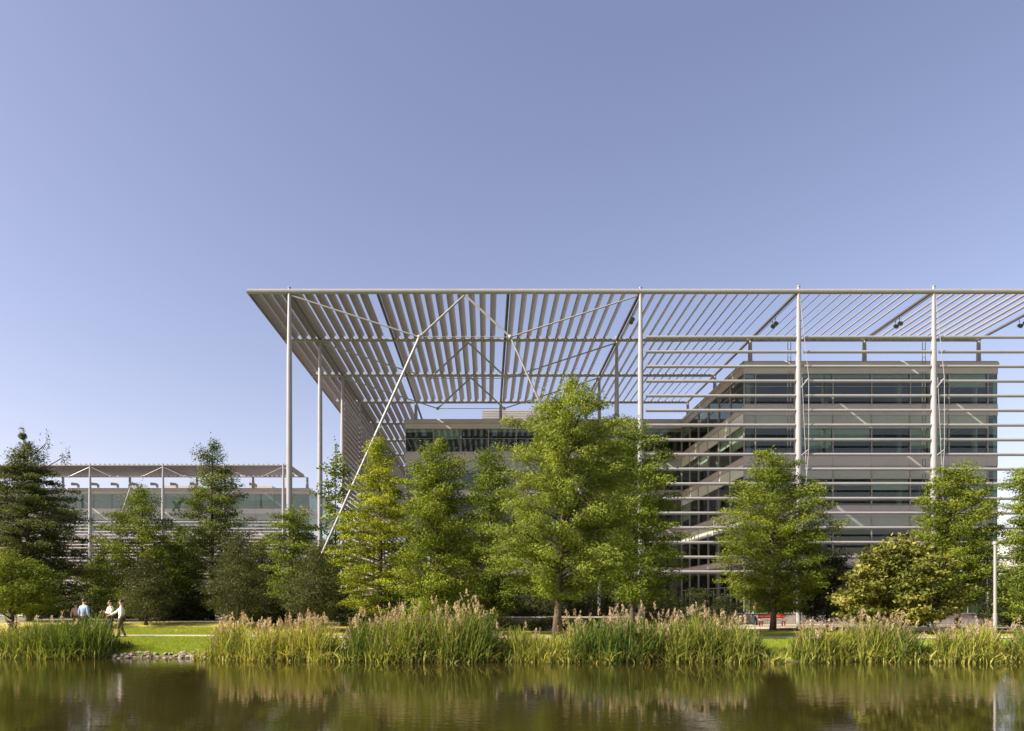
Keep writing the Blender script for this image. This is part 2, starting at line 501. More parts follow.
b2 = empty("office_building", (-65, 120, 0), "distant pale glass office building behind the conifers at left with rooftop hoods", "office building", "glass office buildings by the pond")
nb_ = 26
facade(b2, -29.6-3.0*nb_, 120.0, 0, [(3.0*i, 3.0*(i+1)) for i in range(nb_)], (3,4), 7, (0,1,2), clad='white_panel', pane='pane_far')
facade(b2, -29.6, 120.0, R(90), [(0,30.0)], (), 8, (0,1,2,3,4), True)
for s in [0.02]+SL+[20.30]:
    mb = MB(); mb.box(-107.5, -29.9, 120.3, 150, s-0.30, s+0.05)
    mb.build("floor_slab" if s < 20 else "roof", M['floor'] if s < 20 else M['clad'], b2)
cm = MB(); cm.box(-100, -38, 126, 146, 0.08, 20.0); cm.build("core_wall", M['core'], b2)
for i in range(14):
    x = X(60+19.7*i-60, 119.8)
    h = MB(); h.path([(x,119.7,20.9),(x,119.7,21.3),(x-.2,119.6,21.42),(x-1.0,119.4,21.45)], [.2,.22,.22,.26], 8, flat=1.0)
    h.build("roof_hood", M['mull'], b2)
rp = MB(); rp.box(-56,-50,124,130,20.4,21.9); rp.build("plant_screen", M['clad2'], b2)
rp = MB(); rp.box(-41,-37,124,130,20.4,21.9); rp.build("plant_screen", M['clad2'], b2)
# green X sticker on a top-floor window
gm = pbr('green_vinyl', (0.04,0.14,0.085), 0.5)
xm = MB()
cx_, cz_ = X(176,119.85), Z(506,119.85)
for sg in (-1, 1):
    xm.path([(cx_-0.6,119.86-.01*sg,cz_+sg*0.85),(cx_-.25,119.86-.01*sg,cz_+sg*.35),(cx_,119.86-.01*sg,cz_),(cx_+.25,119.86-.01*sg,cz_-sg*.35),(cx_+0.6,119.86-.01*sg,cz_-sg*0.85)], [0.20,.15,.12,.15,0.22], 6, flat=0.06)
xm.build("window_mark", gm, b2)

# ------------------------------------------------------------------ canopies
CZ = 23.02
def slat_panel(par, x0, x1, y0, y1, wd=0.57, pitch=0.745):
    gap = .62 if x1-x0 > 4 else 0      # open strip beside each purlin
    n = max(2, round((x1-x0-gap)/pitch)); st = (x1-x0-gap)/n
    mb = MB(); c = math.cos(R(45)); th = 0.022
    for i in range(n):
        xc = x0 + st*(i+0.5)
        ux, uz = c*wd/2, c*wd/2; nx_, nz_ = -c*th, c*th
        pts = [(xc-ux-nx_, CZ-uz-nz_), (xc+ux-nx_, CZ+uz-nz_), (xc+ux+nx_, CZ+uz+nz_), (xc-ux+nx_, CZ-uz+nz_)]
        vs = [(a, y0+.22, b) for a, b in pts] + [(a, y1-.22, b) for a, b in pts]
        mb.add(vs, [(0,1,2,3),(7,6,5,4),(0,4,5,1),(1,5,6,2),(2,6,7,3),(3,7,4,0)])
        for yy in (y0+.16, y1-.16):
            mb.box(xc-.05, xc+.05, yy-.05, yy+.05, CZ-.22, CZ-.02)
    return mb.build("louvre_panel", M['slat'], par)

def post(par, x, y, z0, z1, r=0.19):
    mb = MB()
    h = z1-z0
    if h > 8:
        mb.path([(x,y,z0),(x,y,z0+.25*h),(x,y,z0+.5*h),(x,y,z0+.78*h),(x,y,z1)], [r*.8,r*.97,r,r*.92,r*.5], 14)
        mb.tube((x,y,z1),(x,y,z1+.05),r*.62,n=12)
    else:
        mb.tube((x,y,z0),(x,y,z1),r*.8,r*.55,n=12)
        mb.box(x-.16,x+.16,y-.16,y+.16,z0-.02,z0+.12)
    return mb.build("post", M['steel'], par, smooth=False)

def rod(par, a, b, r, name="brace"):
    mb = MB(); mb.tube(a, b, r, n=8)
    return mb.build(name, M['steel'], par)

def brace_frame(par, xl, xr, y, legs, top_rods=True, z_n=19.8, off=8.85, vee=True):
    n1, n2, ap = (xl+off, y, z_n), (xr-off, y, z_n), ((xl+xr)/2, y, CZ-.35)
    if vee: rod(par, n1, ap, .075); rod(par, n2, ap, .075)
    rod(par, n1, n2, .03, "tie_rod")
    if top_rods:
        rod(par, n1, (xl+.15, y, CZ-.4), .055, "tie_rod"); rod(par, n2, (xr-.15, y, CZ-.4), .055, "tie_rod")
    for nd in (n1, n2):
        mb = MB(); mb.ball(nd, .16, .16, .16, 10, 6); mb.build("node", M['steel'], par)
    if legs:
        rod(par, n1, (xl, y, .1), .10, "raking_strut"); rod(par, n2, (xr, y, .1), .065, "raking_strut")

c1 = empty("louvred_canopy", (10, 49, 0), "huge steel louvred sunshade canopy on tall round posts over the right-hand offices", "canopy", "louvred canopies")
BX = [-16.3, -13.45, -7.5, 1.45, 10.45, 21.2, 30.4, 39.6]
RY = [49+9.0*k for k in range(10)]
for j in range(9):
    cols = range(7) if j == 0 else (range(5) if j < 3 else range(2))
    for i in cols: slat_panel(c1, BX[i], BX[i+1], RY[j], RY[j+1])
# row beams
for j, y in enumerate(RY):
    x1 = 58 if j == 0 else (39.6 if j == 1 else (21.2 if j < 4 else -7.5))
    mb = MB(); mb.tube((BX[0], y, CZ-.12), (x1, y, CZ-.12), 0.17 if j == 0 else 0.15, n=12)
    mb.build("beam", M['steel'], c1)
# depth beams (tubes stop short of the rows so nothing overlaps)
for i, x in enumerate(BX):
    y1 = RY[9] if i < 3 else (RY[3] if i < 6 else RY[1])
    mb = MB(); mb.tube((x, RY[0]+.1, CZ-.10), (x, y1, CZ-.10), 0.115, n=8)
    mb.build("purlin", M['beam'], c1)
# posts
for j, y in enumerate(RY): post(c1, BX[1], y, 0, CZ+.1, .20)
for y in RY[:3]: post(c1, 10.45, y, 0, CZ+.1, .20)
for x in (21.2, 30.4, 39.6, 48.8): post(c1, x, 49, 0, CZ+.2, .20)
for x, y in ((21.2,58),(30.4,58),(39.6,58),(21.2,67),(21.2,76),(10.45,76),(1.45,76),(-7.5,76)): post(c1, x, y, 20.9, CZ-.1, .24)
for y in RY[4:]: post(c1, -7.5, y, 20.9, CZ-.1, .24)
brace_frame(c1, -13.45, 10.45, 49, True)
brace_frame(c1, -13.45, 10.45, 58, False)
brace_frame(c1, -13.45, 10.45, 67, False)
# horizontal louvre screens in the front plane, one part per bay
def screen_x(par, x0, x1, y, z0, z1, pitch, r, mk='steel'):
    mb = MB(); z = z0
    while z <= z1+.01:
        mb.tube((x0, y, z), (x1, y, z), r, n=10, flat=1.0)
        z += pitch
    return mb.build("louvre_screen", M[mk], par)
def screen_y(par, x, y0, y1, z0, z1, pitch, r):
    mb = MB(); z = z0
    while z <= z1+.01:
        mb.tube((x, y0, z), (x, y1, z), r, n=8)
        z += pitch
    return mb.build("louvre_screen", M['slat'], par)
for a, b in ((10.45,21.2),(21.2,30.4),(30.4,39.6),(39.6,48.8),(48.8,58)):
    screen_x(c1, a+.38, b-.22, 49.0, 3.82, 19.85, 0.998, 0.105)
for j in range(2, 9):
    screen_y(c1, BX[1], RY[j]+.25, RY[j+1]-.25, 3.82, 21.9, 0.5, 0.17)
# bow cables on the front posts
for x in (21.2, 30.4, 39.6):
    zt = [(0.05,22.3),(0.62,16.95),(0.62,12.1),(0.1,6.0)]
    for a, b in zip(zt[:-1], zt[1:]): rod(c1, (x+a[0],48.82,a[1]), (x+b[0],48.82,b[1]), .022, "cable")
    rod(c1, (x+.1,48.84,16.3), (x+.61,48.84,16.95), .04, "outrigger"); rod(c1, (x+.1,48.84,11.7), (x+.61,48.84,12.1), .04, "outrigger")
    rod(c1, (x+.17,48.83,17.0), (x+.55,48.83,8.5), .02, "cable")
    mb = MB()
    for (bx, by) in ((-.42,49.25),(-.62,49.25)): mb.tube((x+bx,by,4),(x+bx,by,19.6),.025,n=6)
    z = 4.5
    while z < 19.5: mb.box(x-.60,x-.44,49.24,49.26,z,z+.025); z += .5
    mb.build("ladder", M['beam'], c1)
# floodlights under the purlins
for x, y in ((10.45,52.5),(21.2,53.3),(30.4,53.3),(39.6,53.2)):
    for k, yy in enumerate((y, y+.55)):
        mb = MB(); mb.tube((x+.14,yy,CZ-.2),(x+.14,yy,CZ-.55),.03,n=6); mb.path([(x+.14,yy-.2,CZ-.72),(x+.14,yy+.02,CZ-.6),(x+.14,yy+.14,CZ-.54)],[.16,.14,.07],10)
        mb.build("floodlight", M['beam'], c1)

c2 = empty("louvred_canopy", (-65, 111, 0), "distant louvred canopy above the pale offices at left, above the conifers", "canopy", "louvred canopies")
PX2 = [-95, -83.7, -72.45, -61.2, -49.95, -40.5, -31.4]
for a, b in zip(PX2[:-1], PX2[1:]):
    slat_panel(c2, a, b, 111, 121, 0.55, 0.75)
slat_panel(c2, -31.4, -30.6, 111, 121, 0.5, .4)
for y in (111, 121):
    mb = MB(); mb.tube((-95,y,CZ-.1),(-30.5,y,CZ-.1),.12,n=8); mb.build("beam", M['steel'], c2)
for x in PX2[1:]:
    mb = MB(); mb.tube((x,111.2,CZ-.12),(x,120.8,CZ-.12),.1,n=6); mb.build("purlin", M['beam'], c2)
    post(c2, x, 111, 0, CZ+.1, .25)
    post(c2, x+1.2, 121, 20.9, CZ-.2, .33)
for a, b in zip(PX2[1:-1], PX2[2:]):
    brace_frame(c2, a, b, 111, False, True, 21.2, 3.2, False)
    screen_x(c2, a+.3, b-.3, 111, 1.2, 14.3, 0.5, .06, 'clad')
rod(c2, (X(121,111),111,Z(516,111)), (X(131,111),111,Z(486,111)), .13, "raking_strut")

# ------------------------------------------------------------------ foliage
L = {}
L['cedar'] = leafmat('cedar_needles', (0.040,0.057,0.020), (0.115,0.13,0.038), 0.2)
L['fresh'] = leafmat('fresh_leaf', (0.05395,0.0832,0.008301), (0.1848,0.2211,0.02537), 0.22)
L['cypress'] = leafmat('cypress_leaf', (0.05596,0.08595,0.01107), (0.1776,0.2208,0.03074), 0.22)
L['dark'] = leafmat('dark_leaf', (0.03953,0.05973,0.0123), (0.1464,0.1769,0.03416), 0.2)
L['pine'] = leafmat('pine_needles', (0.034,0.044,0.014), (0.105,0.112,0.038), 0.18)
L['yellow'] = leafmat('golden_leaf', (0.09591,0.1267,0.009223), (0.322,0.3456,0.02818), 0.22)
L['olive'] = leafmat('olive_feathery_leaf', (0.07725,0.1063,0.01475), (0.235,0.2835,0.04355), 0.25)
L['broad'] = leafmat('broad_leaf', (0.0478,0.07601,0.009133), (0.1583,0.2011,0.02306), 0.2)
L['magnolia'] = leafmat('magnolia_leaf', (0.045,0.060,0.012), (0.17,0.17,0.032), 0.15, 0.35, c3=(0.27,0.25,0.07))
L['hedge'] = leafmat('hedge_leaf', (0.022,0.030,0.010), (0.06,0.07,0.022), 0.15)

def leaves(centers, outdir, L_, W_, rg, droop=0.2, flat=0.6, shell=None):
    """diamond leaf cards: (N,3) centres -> (N,4,3)"""
    n = len(centers)
    u = outdir + rg.normal(0, 0.75, (n,3)); u[:,2] -= droop
    u /= np.linalg.norm(u, axis=1)[:,None] + 1e-9
    nn = rg.normal(0, 1.0-flat*.5, (n,3)); nn[:,2] += flat*1.3
    if shell is not None: nn = shell*1.5 + np.array([0,0,.25]) + rg.normal(0,.38,(n,3))
    v = np.cross(nn, u); v /= np.linalg.norm(v, axis=1)[:,None] + 1e-9
    l = (L_*rg.uniform(.6,1.3,n))[:,None]/2; w_ = (W_*rg.uniform(.6,1.3,n))[:,None]/2
    return np.stack([centers-u*l, centers+v*w_, centers+u*l, centers-v*w_], 1)

GAIN = 1.0
def tree(name, label, cat, px, d, prof, mat, seed, nb=120, nt=5, nl=45, ts=0.46, flat=0.42, rise=0.15, leaf=(0.155,0.06),
         lean=0.0, trunk_r=0.16, bark='bark', droop=0.2, base=None, group=None, inner=0.3, trunk_top=None, jitter=.22, extra=()):
    rg = np.random.default_rng(seed); rn = random.Random(seed)
    x0, y0 = X(px, d), d
    z0 = ground_z(x0, y0)
    root = empty(name, (x0, y0, z0), label, cat, group)
    k = d/F
    zs = np.array([Z(p[0], d) for p in prof])[::-1]; Ls = np.array([p[1]*k*1.1 for p in prof])[::-1]; Rs = np.array([p[2]*k*1.1 for p in prof])[::-1]
    top, bot = zs[-1], zs[0]
    H = top - z0
    ax = lambda z: x0 + lean*k*np.clip((z-z0)/H, 0, 1.0)**1.3
    # trunk and limbs
    tb = MB(); pts = []; rs = []
    for i in range(9):
        f = i/8; z = z0-.08 + (H*.97+.08)*f
        pts.append((float(ax(z))+rn.uniform(-.05,.05)*(1 if i else 0), y0+rn.uniform(-.05,.05), z)); rs.append(trunk_r*(1.35 if i == 0 else 1)*(1-f)**.75+0.012)
    tb.path(pts, rs, 9)
    C, O, T, S = [], [], [], []
    nb = int(nb*.72)
    # width-weighted choice of tip heights
    zz = np.linspace(bot, top, 200); wd = np.interp(zz, zs, Ls)+np.interp(zz, zs, Rs)+0.05
    cdf = np.cumsum(wd); cdf /= cdf[-1]
    us = (np.arange(nb)+rg.uniform(0,1,nb))/nb
    zt = np.interp(us, cdf, zz)
    for i in range(nb):
        z = zt[i]; ph = i*2.39996 + rg.normal(0,.35)
        l_, r_ = np.interp(z, zs, Ls), np.interp(z, zs, Rs)
        e = r_ if math.cos(ph) >= 0 else l_
        dp = max(0.1, (l_+r_)/2)
        c, s = math.cos(ph), math.sin(ph)
        reach = math.hypot(e*c, dp*s)*(rg.uniform(1-jitter, 1.08) if i % 4 else rg.uniform(.4,.8))
        zb = max(z0+.25*(bot-z0)+.1, z - reach*rise - rg.uniform(0,.15))
        zb = min(zb, top-.1)
        dirx = np.array([c*e/max(.05,math.hypot(e*c,dp*s)) if False else c, s, 0.0])
        p0 = np.array([float(ax(zb)), y0, zb]); p2 = np.array([float(ax(z)), y0, z]) + dirx*reach
        p1 = (p0+p2)/2 + np.array([0,0,reach*.12*(1 if rise > 0 else -1)])
        if i % 2 == 0 and reach > .35:
            br = min(trunk_r*.33, .018+reach*.018)
            tb.path([p0, p1, p2], [br, br*.65, .008], 5)
        nt_i = max(2, int(round(1.05*nt*(0.55+reach/ max(.3,dp)*.5))))
        tin = rg.uniform(0.15, 0.85)
        for q in range(nt_i):
            f = inner + (1-inner)*(q+rg.uniform(.3,1))/nt_i
            f = min(f, 1.02)
            pc = (1-f)**2*p0 + 2*f*(1-f)*p1 + f*f*p2
            sc = ts*(0.75+.5*rg.random())*(0.65+.5*(1-abs(f-.65)))
            sc = min(sc, .12+reach*.5)
            pc = pc + rg.normal(0, sc*.38, 3)*np.array([1,1,.4])
            n = int(nl*2.1*rg.uniform(.6,1.3))
            g = rg.normal(0,1,(n,3)); g /= np.linalg.norm(g,axis=1)[:,None]
            S.append(g*np.array([1,1,1.0])); g = g*(rg.uniform(0,1,(n,1))**.45)*1.35 + rg.normal(0,.12,(n,3))
            C.append(pc + g*np.array([sc,sc,sc*(flat if reach > 1.0 else 1.1)]))
            o = dirx*.8 + np.array([0,0,.15]); O.append(np.tile(o,(n,1)))
            T.append(np.clip(tin+rg.normal(0,.18)+rg.normal(0,.16,n),0,1))
    # leader and any extra sprays given as (px offset, py, size)
    for (ox, py, sz) in ((lean, prof[0][0]+2, 3),)+tuple(extra):
        n = int(nl*1.2)
        if py > prof[0][0]+3 or abs(ox-lean) > 2:
            zq = Z(py+14, d); tb.path([(float(ax(zq)), y0, zq), ((float(ax(zq))+x0+ox*k)/2, y0, Z(py+9, d)), (x0+ox*k, y0, Z(py-3, d))], [.05,.035,.01], 5)
        pc = np.array([x0+ox*k, y0, Z(py, d)])
        C.append(pc+rg.normal(0,1,(n,3))*np.array([sz*k*.38,sz*k*.38,sz*k*1.7])); O.append(np.tile([0,0,.6],(n,1))); T.append(rg.uniform(0,1,n)); S.append(rg.normal(0,.6,(n,3)))
    C = np.concatenate(C); O = np.concatenate(O); T = np.concatenate(T); S = np.concatenate(S)
    V = leaves(C, O, leaf[0], leaf[1], rg, droop, .6, S)
    tb.build("trunk", M[bark], root, smooth=True)
    quads("crown", V, [mat], T, root, org=(x0,y0,z0))
    return root

TG = "trees along the pond bank"
tree("cedar_tree", "tall dark cedar with a spiky leaning top at the far left", "tree", 30, 46,
     [(430,1,1),(445,4,4),(458,9,14),(470,18,26),(485,28,32),(505,34,46),(530,36,52),(560,38,52),(590,36,46),(612,24,28)], L['cedar'], 11,
     nb=230, nt=5, nl=46, flat=.3, rise=.02, lean=-7, leaf=(.17,.06), group=TG, jitter=.3, extra=((13,452,5),(18,444,4),(33,460,4),(38,458,3),(-8,450,4)))
tree("round_tree", "low round bright green tree in front of the dark cedar at the left edge", "tree", 12, 41,
     [(556,10,10),(566,24,28),(580,32,38),(598,34,40),(610,30,32)], L['fresh'], 12, nb=70, nt=4, nl=45, rise=.3, group=TG)
tree("cypress_tree", "broad conical mid green cypress behind the white-shirted men", "tree", 142, 47,
     [(487,3,3),(496,13,10),(510,25,18),(528,37,28),(550,47,36),(575,51,40),(598,46,38),(612,34,30)], L['fresh'], 13, nb=130, nt=5, nl=42, rise=.2, group=TG)
tree("conifer_tree", "tall slim dark conifer with a narrow rounded tip against the distant offices", "tree", 212, 50,
     [(443,4,4),(452,8,8),(464,11,11),(476,14,22),(486,20,27),(505,25,28),(530,30,33),(560,33,36),(590,34,35),(614,24,24)], L['dark'], 14, nb=150, nt=5, nl=42, rise=.2, group=TG)
tree("pine_shrub", "small dark brownish pine under the conical cypress by the lawn", "shrub", 146, 43,
     [(560,5,5),(572,16,17),(590,25,25),(606,25,26),(616,16,18)], L['pine'], 15, nb=60, nt=4, nl=42, leaf=(.15,.035), rise=.5, trunk_r=.09, group=TG)
tree("pine_shrub", "greyish green bushy pine below the tall dark conifer", "shrub", 238, 42,
     [(532,3,3),(546,12,13),(565,22,22),(585,29,27),(605,27,26),(614,18,18)], L['pine'], 16, nb=80, nt=4, nl=45, leaf=(.16,.035), rise=.5, trunk_r=.09, group=TG)
tree("cypress_tree", "yellowish green layered cypress right below the tall corner post", "tree", 293, 46,
     [(508,5,5),(518,16,12),(532,21,20),(555,24,26),(585,25,25),(610,18,18)], L['cypress'], 17, nb=80, nt=5, nl=42, flat=.3, rise=.1, group=TG)
tree("pine_shrub", "dark bushy pine beside the golden yellow tree", "shrub", 313, 40.5,
     [(549,4,4),(562,14,14),(582,24,24),(602,27,24),(614,20,18)], L['pine'], 18, nb=70, nt=4, nl=45, leaf=(.16,.035), rise=.5, trunk_r=.09, group=TG)
tree("birch_tree", "thin sparse tree with open leaves against the left canopy posts", "tree", 336, 53,
     [(447,4,4),(460,14,8),(480,21,12),(500,21,15),(530,17,18),(565,16,18),(606,14,14)], L['broad'], 19, nb=46, nt=3, nl=24, rise=.6, leaf=(.2,.15), trunk_r=.07, group=TG, jitter=.35)
tree("golden_tree", "golden yellow green cypress at the foot of the white raking strut", "tree", 380, 44,
     [(436,3,3),(448,8,8),(465,14,14),(485,24,26),(508,33,32),(530,40,36),(560,46,40),(590,46,40),(614,34,30)], L['yellow'], 20, nb=150, nt=5, nl=44, flat=.3, rise=.05, group=TG)
tree("leafy_tree", "bright green tree with two rounded tops between golden tree and slim tree", "tree", 437, 39,
     [(444,6,5),(456,20,18),(475,28,28),(505,33,36),(545,36,40),(590,36,38),(612,26,26)], L['fresh'], 21, nb=140, nt=5, nl=44, rise=.35, group=TG)
tree("leafy_tree", "mid green tree tucked behind the left side of the tall olive tree", "tree", 490, 45,
     [(450,6,8),(464,18,18),(500,27,30),(550,30,34),(595,30,32),(614,22,22)], L['broad'], 22, nb=120, nt=5, nl=44, rise=.35, group=TG)
tree("swamp_cypress", "tallest feathery olive green tree with a bare trunk standing in the reeds", "tree", 556, 33,
     [(380,4,5),(390,10,10),(398,44,22),(412,56,42),(436,60,60),(462,64,66),(500,66,70),(535,70,70),(562,66,66),(584,44,56),(594,24,40)], L['olive'], 23,
     nb=250, nt=5, nl=56, ts=.36, flat=.5, rise=.28, lean=19, leaf=(.15,.042), trunk_r=.17, group=TG, droop=.5, jitter=.3, extra=((-14,398,6),(-20,404,8),(10,388,6)))
tree("leafy_tree", "dense dark green tree right of the tall olive tree, before a canopy post", "tree", 633, 40,
     [(427,10,14),(440,30,24),(470,42,36),(508,44,44),(540,44,48),(575,40,44),(600,26,30)], L['broad'], 24, nb=150, nt=5, nl=46, rise=.3, group=TG, trunk_r=.12)
tree("leafy_tree", "lone green tree with a clear dark trunk in front of the red bench", "tree", 773, 45,
     [(452,14,8),(462,22,26),(478,32,34),(498,44,50),(525,53,55),(548,50,48),(575,46,46),(598,34,42),(608,18,30)], L['fresh'], 25, nb=190, nt=5, nl=46, rise=.3, group=TG, trunk_r=.16)
tree("dark_shrub", "dark shadowy bush between the lone tree and the magnolia", "shrub", 828, 47,
     [(552,12,12),(565,22,22),(600,26,26),(617,24,24)], L['hedge'], 26, nb=60, nt=4, nl=50, rise=.4, trunk_r=.08, group=TG)
tree("leafy_tree", "twin topped green tree behind the magnolia near the right end of the offices", "tree", 957, 45,
     [(467,14,10),(478,22,19),(500,30,27),(530,38,30),(560,36,30),(600,30,27)], L['fresh'], 27, nb=150, nt=5, nl=44, rise=.3, group=TG)
tree("magnolia_tree", "wide low magnolia with large yellowish glossy leaves behind the right reeds", "tree", 898, 41,
     [(543,10,16),(553,27,34),(570,42,44),(590,51,51),(610,50,49),(620,40,38)], L['magnolia'], 28, nb=170, nt=4, nl=34, rise=.45, leaf=(.26,.13), droop=.1, group=TG, trunk_r=.1)
tree("conifer_tree", "green tree cut off by the right edge of the photo beside the lamp post", "tree", 1038, 42,
     [(468,14,20),(482,24,30),(500,18,36),(520,27,40),(550,24,40),(585,26,40),(616,22,34)], L['cypress'], 29, nb=120, nt=5, nl=46, rise=.25, group=TG)
FILL = [(178,56,528,"conifer_tree","mid green conifer half hidden between the cypress and the tall slim conifer"),(262,55,540,"conifer_tree","mid green conifer half hidden right of the greyish bushy pine"),(98,57,556,"conifer_tree","low green conifer at the base of the distant left canopy post"),(322,57,545,"conifer_tree","mid green conifer behind the foot of the white raking strut")]
for i, (px, d, tp, nm, lb) in enumerate(FILL):
    tree(nm, lb, "tree", px, d, [(tp,4,4),(tp+14,13,13),(tp+32,21,22),(600,26,26),(616,24,24)], L['dark'], 120+i, nb=90, nt=5, nl=40, rise=.15, trunk_r=.1, group=TG)
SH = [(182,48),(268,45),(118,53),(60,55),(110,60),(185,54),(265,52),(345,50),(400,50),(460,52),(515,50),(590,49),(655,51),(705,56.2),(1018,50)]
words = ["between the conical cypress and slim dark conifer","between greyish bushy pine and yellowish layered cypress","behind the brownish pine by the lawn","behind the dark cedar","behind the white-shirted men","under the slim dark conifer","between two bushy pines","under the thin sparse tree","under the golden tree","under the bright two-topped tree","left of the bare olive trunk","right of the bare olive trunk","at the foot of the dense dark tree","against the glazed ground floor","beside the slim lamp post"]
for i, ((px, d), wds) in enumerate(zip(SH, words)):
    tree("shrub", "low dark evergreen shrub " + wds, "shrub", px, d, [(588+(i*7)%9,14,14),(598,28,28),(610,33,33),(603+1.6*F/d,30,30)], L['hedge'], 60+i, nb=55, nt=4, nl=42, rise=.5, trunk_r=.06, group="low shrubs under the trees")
# far trees right of the offices and beyond the left building
for i, (px, d, tp) in enumerate([(1040,120,560),(1100,125,545),(1010,130,572),(330,135,560)]):
    tree("distant_tree", ["distant green tree past the right edge of the offices","distant green tree far right beyond the screens","small distant tree in the gap right of the offices","distant tree behind the thin sparse tree"][i], "tree", px, d,
         [(tp,6,6),(tp+10,18,18),(tp+25,24,24),(606,22,22)], L['dark'], 90+i, nb=60, nt=4, nl=40, ts=.9, leaf=(.5,.3), rise=.4, group="far trees")

# ------------------------------------------------------------------ reeds
RM = [leafmat('reed_blade', (0.060,0.105,0.02), (0.29,0.285,0.055), 0.3), leafmat('reed_plume', (0.26,0.19,0.13), (0.50,0.41,0.30), 0.4),
      leafmat('sedge_blade', (0.13,0.16,0.03), (0.40,0.36,0.10), 0.3)]
def reeds(label, prof, d_in, depth, dens, seed, plume=10, tint=0.5, fringe=1.0):
    """prof: [(px, top_y)] outline of the bed; blades bend, plumes on top, sedge fringe at the waterline"""
    rg = np.random.default_rng(seed)
    pxs = np.array([p[0] for p in prof], float); tys = np.array([p[1] for p in prof], float)
    x0, x1 = X(pxs[0], d_in), X(pxs[-1], d_in)
    n = int((x1-x0)*depth*dens)
    x = rg.uniform(x0, x1, n); s = shore(x) - .35
    fy = rg.uniform(0, 1, n)
    y = s + fy*depth + rg.normal(0,.12,n)
    # keep clear at lumps so the bed has an uneven edge and gaps
    lump = np.sin(x*1.7+seed)+np.sin(x*3.1+2*seed)+.6*np.sin(x*6.3+y*2)
    keep = rg.uniform(0,1,n) < np.clip(.62+.2*lump, .12, 1)
    x, y, fy = x[keep], y[keep], fy[keep]; n = len(x)
    zb = np.maximum(gz(x,y), WZ-.15)
    px = CX + x/y*F
    ztop = EYE + (HY - np.interp(px, pxs, tys))/F*y
    h = np.maximum(.35, (ztop - zb))*.95*rg.uniform(.62,1.08,n)*np.clip(.98+.07*np.sin(x*2.6+seed)+.06*np.sin(x*6+1)+.05*np.sin(x*13+seed*2),.6,1.12)
    h *= np.where(fy < .12, rg.uniform(.35,.8,n), 1)
    edge = np.clip((np.minimum(px-pxs[0], pxs[-1]-px)+rg.normal(0,4,n))/15, .3, 1)**.7; h *= edge
    tin = np.clip(tint + .22*np.sin(x*.9+seed*1.3)+rg.normal(0,.28,n), 0, 1)
    def blades(x, y, zb, h, wd, bend, tin, mi):
        n = len(x); ph = rg.uniform(0,2*np.pi,n); b = bend*h*rg.uniform(.2,1.3,n)
        dx, dy = np.cos(ph), np.sin(ph)
        wph = rg.uniform(0,np.pi,n); wx, wy = np.cos(wph)*wd/2, np.sin(wph)*wd/2
        P = []
        for f, wf in ((0,.8),(.45,1),(.8,.7),(1,.06)):
            cx = x+dx*b*f**2; cy = y+dy*b*f**2; cz = zb+h*(f - .25*bend*f**3)
            P.append((np.stack([cx-wx*wf,cy-wy*wf,cz],1), np.stack([cx+wx*wf,cy+wy*wf,cz],1)))
        Q = [np.stack([P[i][0],P[i][1],P[i+1][1],P[i+1][0]],1) for i in range(3)]
        return np.concatenate(Q), np.tile(tin,3), np.full(3*n, mi)
    V, T, I = [], [], []
    # stems carry leaves too: two blades per stem
    for k in range(3):
        a = blades(x+rg.normal(0,.05,n), y+rg.normal(0,.05,n), zb, h*(1 if k == 0 else rg.uniform(.35,.9,n)), rg.uniform(.018,.045,n), .32 if k == 0 else .75, tin, 0)
        V.append(a[0]); T.append(a[1]); I.append(a[2])
    # plumes
    np_ = int((x1-x0)*depth*plume*1.1)
    if np_:
        sel = rg.choice(n, min(np_, n), replace=False); sel = sel[(h[sel] > .6) & (fy[sel] > .1)]
        m = len(sel); k = 26
        hx = np.repeat(x[sel]+rg.normal(0,.06,m), k); hy = np.repeat(y[sel], k); hz = np.repeat(zb[sel]+h[sel]*rg.uniform(.95,1.12,m), k)
        f = rg.uniform(0,1,m*k)
        C = np.stack([hx+rg.normal(0,.035,m*k)*(1.3-f)+f*np.repeat(rg.normal(0,.07,m),k), hy+rg.normal(0,.035,m*k), hz-.16+f*.30],1)
        O = np.tile([0,0,1.2],(m*k,1))
        Vp = leaves(C, O, .11, .028, rg, 0, 0)
        V.append(Vp); T.append(np.repeat(rg.uniform(0,1,m),k)); I.append(np.full(m*k,1))
    # fringe of yellowed bending sedge at the waterline
    nf = int((x1-x0)*44*fringe)
    xf = rg.uniform(x0,x1,nf); yf = shore(xf)+rg.normal(-.2,.18,nf)
    a = blades(xf, yf, np.maximum(gz(xf,yf),WZ-.06), rg.uniform(.2,.75,nf), rg.uniform(.03,.07,nf), 1.1, np.clip(rg.normal(.5,.3,nf),0,1), 2)
    V.append(a[0]); T.append(a[1]); I.append(a[2])
    o = quads("reed_bed", np.concatenate(V), RM, np.concatenate(T), None, np.concatenate(I))
    return tag(o, label, "reeds", "reed beds along the bank", "stuff")
reeds("dark green reed bed in front of the people at the left", [(-40,622),(0,625),(20,618),(60,614),(90,610),(112,611),(123,626)], 30.5, 2.6, 190, 1, plume=1.5, tint=.25, fringe=.7)
reeds("yellowing reed bed with pale plumes right of the lawn", [(206,640),(215,618),(240,615),(262,620),(290,619),(320,616),(345,622)], 30, 2.4, 130, 2, plume=12, tint=.8, fringe=1)
reeds("tall dense green reed bed with pink plumes below the bright trees", [(340,622),(352,617),(372,612),(392,606),(415,602),(450,604),(475,604),(492,610),(505,628)], 29, 2.6, 200, 3, plume=11, tint=.25)
reeds("low thin reeds around the foot of the olive tree trunk", [(490,626),(505,622),(520,624),(532,630),(548,633),(562,626),(575,622)], 28.5, 2.8, 190, 4, plume=2, tint=.55)
